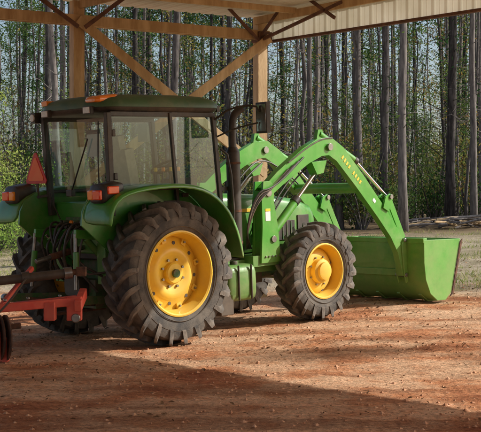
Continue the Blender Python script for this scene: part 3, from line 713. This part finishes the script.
# ================================================================== TREES
def treemesh(name,H,r0,lean,branches,clumps,leafk,leafn,leafs,seed,z_lo,z_hi,spread,droop=-.1,dead=0,dlo=3,tuft=0):
    rg=np.random.default_rng(seed); mm=MB(); n=12
    pts=[];rs=[]
    ox=rg.normal(0,lean,n+1).cumsum()*.12; oy=rg.normal(0,lean,n+1).cumsum()*.12
    for i in range(n+1):
        t=i/n; pts.append(Vector((ox[i],oy[i],-.3+H*t))); rs.append(r0*(1-.82*t)*(1.25 if i==0 else 1))
    mm.tube(pts,rs,'bark',8)
    tips=[];dt=[]
    for i in range(branches+dead):
        isd=i>=branches
        t=(rg.uniform(dlo,z_lo+1) if isd else rg.uniform(z_lo,z_hi))/H; k=min(int(t*n),n-1); p=pts[k].lerp(pts[k+1],t*n-k); a=rg.uniform(0,6.28)
        ln=(spread*(1.15-t)*rg.uniform(.5,1.2)) if not isd else rg.uniform(.3,1.6); d=Vector((math.cos(a),math.sin(a),rg.uniform(-.1,.6)))
        e=p+d*ln; mid=p+d*ln*.5+Vector((rg.normal(0,.12),rg.normal(0,.12),rg.normal(0,.12)))
        rb=min(rs[k]*.28,.03) if not isd else .014
        mm.tube([p,mid,e+Vector((0,0,droop*ln))],[rb,rb*.65,rb*.3],'bark',3)
        if not isd: tips+= [mid,e,p.lerp(e,.75)]
        else: dt.append(e)
        for _ in range(2):
            q=mid.lerp(e,rg.random()); e2=q+Vector((rg.normal(0,.5),rg.normal(0,.5),rg.normal(.2,.3)))*ln*.35
            mm.tube([q,e2],[rb*.45,rb*.2],'bark',3)
            if not isd: tips.append(e2)
    tips=tips or [pts[-1]]
    vs=[];fs=[]
    def clump(ct,sg,per,ls):
        for j in range(per):
            p=ct+Vector(rg.normal(0,1,3))*sg; s=ls*rg.uniform(.5,1.3)
            nn=Vector(rg.normal(0,1,3)).normalized(); a_=nn.orthogonal().normalized(); a_=Matrix.Rotation(rg.uniform(0,6.28),3,nn)@a_; b_=nn.cross(a_)
            k0=len(vs); vs.extend([p+a_*s,p+b_*s*.4,p-a_*s,p-b_*s*.4]); fs.append((k0,k0+1,k0+2,k0+3))
    if clumps:
        per=max(1,leafn//clumps)
        for c in range(clumps): clump(tips[rg.integers(len(tips))],rg.uniform(.18,.55)*spread*.28,per,leafs)
        for c in range(tuft): clump(dt[rg.integers(len(dt))],.34,30,.08)
        mm.add(vs,fs,leafk)
    me=bpy.data.meshes.new(name); me.from_pydata([tuple(v) for v in mm.v],[],mm.f)
    for k in mm.mats: me.materials.append(M[k])
    me.polygons.foreach_set('material_index',mm.m); me.polygons.foreach_set('use_smooth',[x==0 for x in mm.m])
    return me
pines=[treemesh('pine_%d'%i,21+2*i,.13+.02*i,.35,18,34,'needles',800,.13,10+i,12.5,22,2.6,dead=24,tuft=(0,18,34)[i]) for i in range(3)]
lowp=[treemesh('lowpine_%d'%i,6+2*i,.06,.3,50,120,'lgreenleaf' if i==0 else 'needles',3200,.055,40+i,.5,6.5,2.0,-.05) for i in range(2)]
hard=[treemesh('hardwood_%d'%i,13+2*i,.06+.015*i,.9,30,60,'leaves',950,.07,20+i,2.0,13,3.4,.1) for i in range(3)]
bare=[treemesh('bare_%d'%i,12+2*i,.05+.012*i,.8,34,0,'leaves',0,.07,80+i,2.0,13,2.6,.1) for i in range(3)]
def shrubmesh(name,seed,k,H,n,s):
    rg=np.random.default_rng(seed); mm=MB(); tips=[]
    for i in range(14):
        a=rg.uniform(0,6.28); e=Vector((math.cos(a)*H*.5*rg.random(),math.sin(a)*H*.5*rg.random(),H*rg.uniform(.5,1)))
        mm.tube([(0,0,-.1),e*.5+Vector(rg.normal(0,.08,3)),e],[.018,.012,.004],'bark',3); tips+=[e,e*.7,e*.45]
    vs=[];fs=[]
    for c in range(46):
        ct=tips[rg.integers(len(tips))]
        for j in range(n//46):
            p=ct+Vector(rg.normal(0,1,3))*H*.11; nn=Vector(rg.normal(0,1,3)).normalized(); a_=nn.orthogonal().normalized(); b_=nn.cross(a_); q=s*rg.uniform(.5,1.3)
            k0=len(vs); vs+=[p+a_*q,p+b_*q*.5,p-a_*q,p-b_*q*.5]; fs.append((k0,k0+1,k0+2,k0+3))
    mm.add(vs,fs,k)
    me=bpy.data.meshes.new(name); me.from_pydata([tuple(v) for v in mm.v],[],mm.f)
    for kk in mm.mats: me.materials.append(M[kk])
    me.polygons.foreach_set('material_index',mm.m); return me
shr=[shrubmesh('shrubm_%d'%i,60+i,k,H,n,s) for i,(k,H,n,s) in enumerate((('shrub',1.6,900,.045),('leaves',2.4,500,.045),('needles',1.6,800,.045),('lgreenleaf',1.9,900,.04),('leaves',3.4,500,.045)))]
FOR=empty('pine_forest'); UND=empty('forest_undergrowth')
def inst(me,name,x,y,sc,par,rz=None):
    o=bpy.data.objects.new(name,me); S.collection.objects.link(o); o.location=(x,y,gh(x,y)); o.scale=(sc,sc,sc*rng.uniform(.9,1.15)); o.rotation_euler=(rng.normal(0,.025),rng.normal(0,.025),rng.uniform(0,6.28) if rz is None else rz)
    if par: o.parent=par
    return o
def rx(y): return rng.uniform(-.27*y-2,.27*y+2)
for i in range(130):
    y=38+62*rng.random()**.9; inst(pines[rng.integers(3)],'trunk_and_crown',rx(y),y,rng.uniform(.65,1.15),FOR)
for i in range(85):
    y=38+50*rng.random(); inst(bare[rng.integers(3)],'bare_tree',rx(y),y,rng.uniform(.7,1.2),FOR)
for i in range(44):
    y=37+50*rng.random(); inst(hard[rng.integers(3)],'hardwood',rx(y),y,rng.uniform(.6,1.0),FOR)
for i in range(60):
    y=rng.uniform(88,130); inst(pines[2],'trunk_and_crown',rx(y),y,rng.uniform(.7,1.1),FOR)
for i in range(26):
    y=rng.uniform(44,85); inst(lowp[1],'understory_pine',rx(y),y,rng.uniform(.6,1.1),FOR)
for i in range(260):
    y=37+60*rng.random(); inst(shr[[0,1,2,4,0,2][rng.integers(6)]],'shrub',rx(y),y,rng.uniform(.8,1.6)*(1 if y<60 else 1.8),UND)
for i in range(30):
    y=rng.uniform(27,38); x=rng.uniform(-.26,-.13)*y
    inst(shr[[3,0,3][rng.integers(3)]],'shrub',x,y,rng.uniform(.7,1.2),UND)
for x,y,s in((-7.1,33,.8),(-8.6,37,.9),(-5.6,39,.7)):
    inst(lowp[0],'young_pine_tree',x,y,s,None)
for x,y,s in((8.2,45,1.0),(2.5,56,.9),(11,55,.9),(-3.5,50,.9)):
    inst(lowp[1],'cedar_tree',x,y,s,None)
for x,y,s,k in((-1.9,34,.9,1),(2.1,36.5,.8,0),(4.9,36,.95,1),(3.2,38.5,.8,1),(7.4,38,.9,0),(-5.2,35,.9,0)):
    inst(pines[k],'pine_tree',x,y,s,None)
# trees beside the barn, whose branches dapple the sunlit clay
for x,y,s,k in((23,18.6,.95,0),(19,16.6,.8,1),(25,20.8,1.0,1)):
    inst(bare[k],'oak_tree',x,y,s,None)
inst(pines[0],'pine_tree',31,16.0,.95,None)
inst(pines[0],'pine_tree',35,22.0,1.0,None)
m=MB(); rr=random.Random(5)
for i in range(46):
    a=rr.uniform(-.6,.6)+(3.14 if rr.random()<.5 else 0); c=Vector((rr.gauss(0,.9),rr.gauss(0,.4),rr.uniform(.05,.30))); d=Vector((math.cos(a),math.sin(a),rr.uniform(-.15,.25)))*rr.uniform(.3,.8)
    m.tube([c-d,c+Vector((0,0,.04)),c+d],rr.uniform(.012,.045),'bark' if rr.random()<.75 else 'wood',6)
o=m.make('brush_pile'); o.location=(7.0,37,gh(7,37))

# ================================================================== LIGHT
el=R(32.7); az=math.atan2(.995,.10)
sv=Vector((math.sin(az)*math.cos(el),math.cos(az)*math.cos(el),math.sin(el)))
sd=bpy.data.lights.new('sun','SUN'); sd.energy=5.0; sd.angle=R(.55); sd.color=(1,.97,.91)
so=bpy.data.objects.new('sun',sd); S.collection.objects.link(so); so.rotation_euler=sv.to_track_quat('Z','Y').to_euler()
w=bpy.data.worlds.new('World'); S.world=w; w.use_nodes=True; nt=w.node_tree
sk=nd(nt,'ShaderNodeTexSky'); sk.sky_type='NISHITA'; sk.sun_disc=False; sk.sun_elevation=el; sk.sun_rotation=az; sk.dust_density=2.5; sk.air_density=1.0
bg=nt.nodes['Background']; bg.inputs[1].default_value=.15; nt.links.new(sk.outputs[0],bg.inputs[0])
# ================================================================== CAMERA
cd=bpy.data.cameras.new('camera'); co=bpy.data.objects.new('camera',cd); S.collection.objects.link(co)
co.location=(0,0,1.61); co.rotation_euler=(R(90),0,0); cd.sensor_width=36; cd.lens=36*1200/481; cd.shift_y=-8/481; cd.clip_end=2000; cd.clip_start=.1
S.camera=co
S.view_settings.view_transform='Standard'; S.view_settings.look='None'; S.view_settings.exposure=0
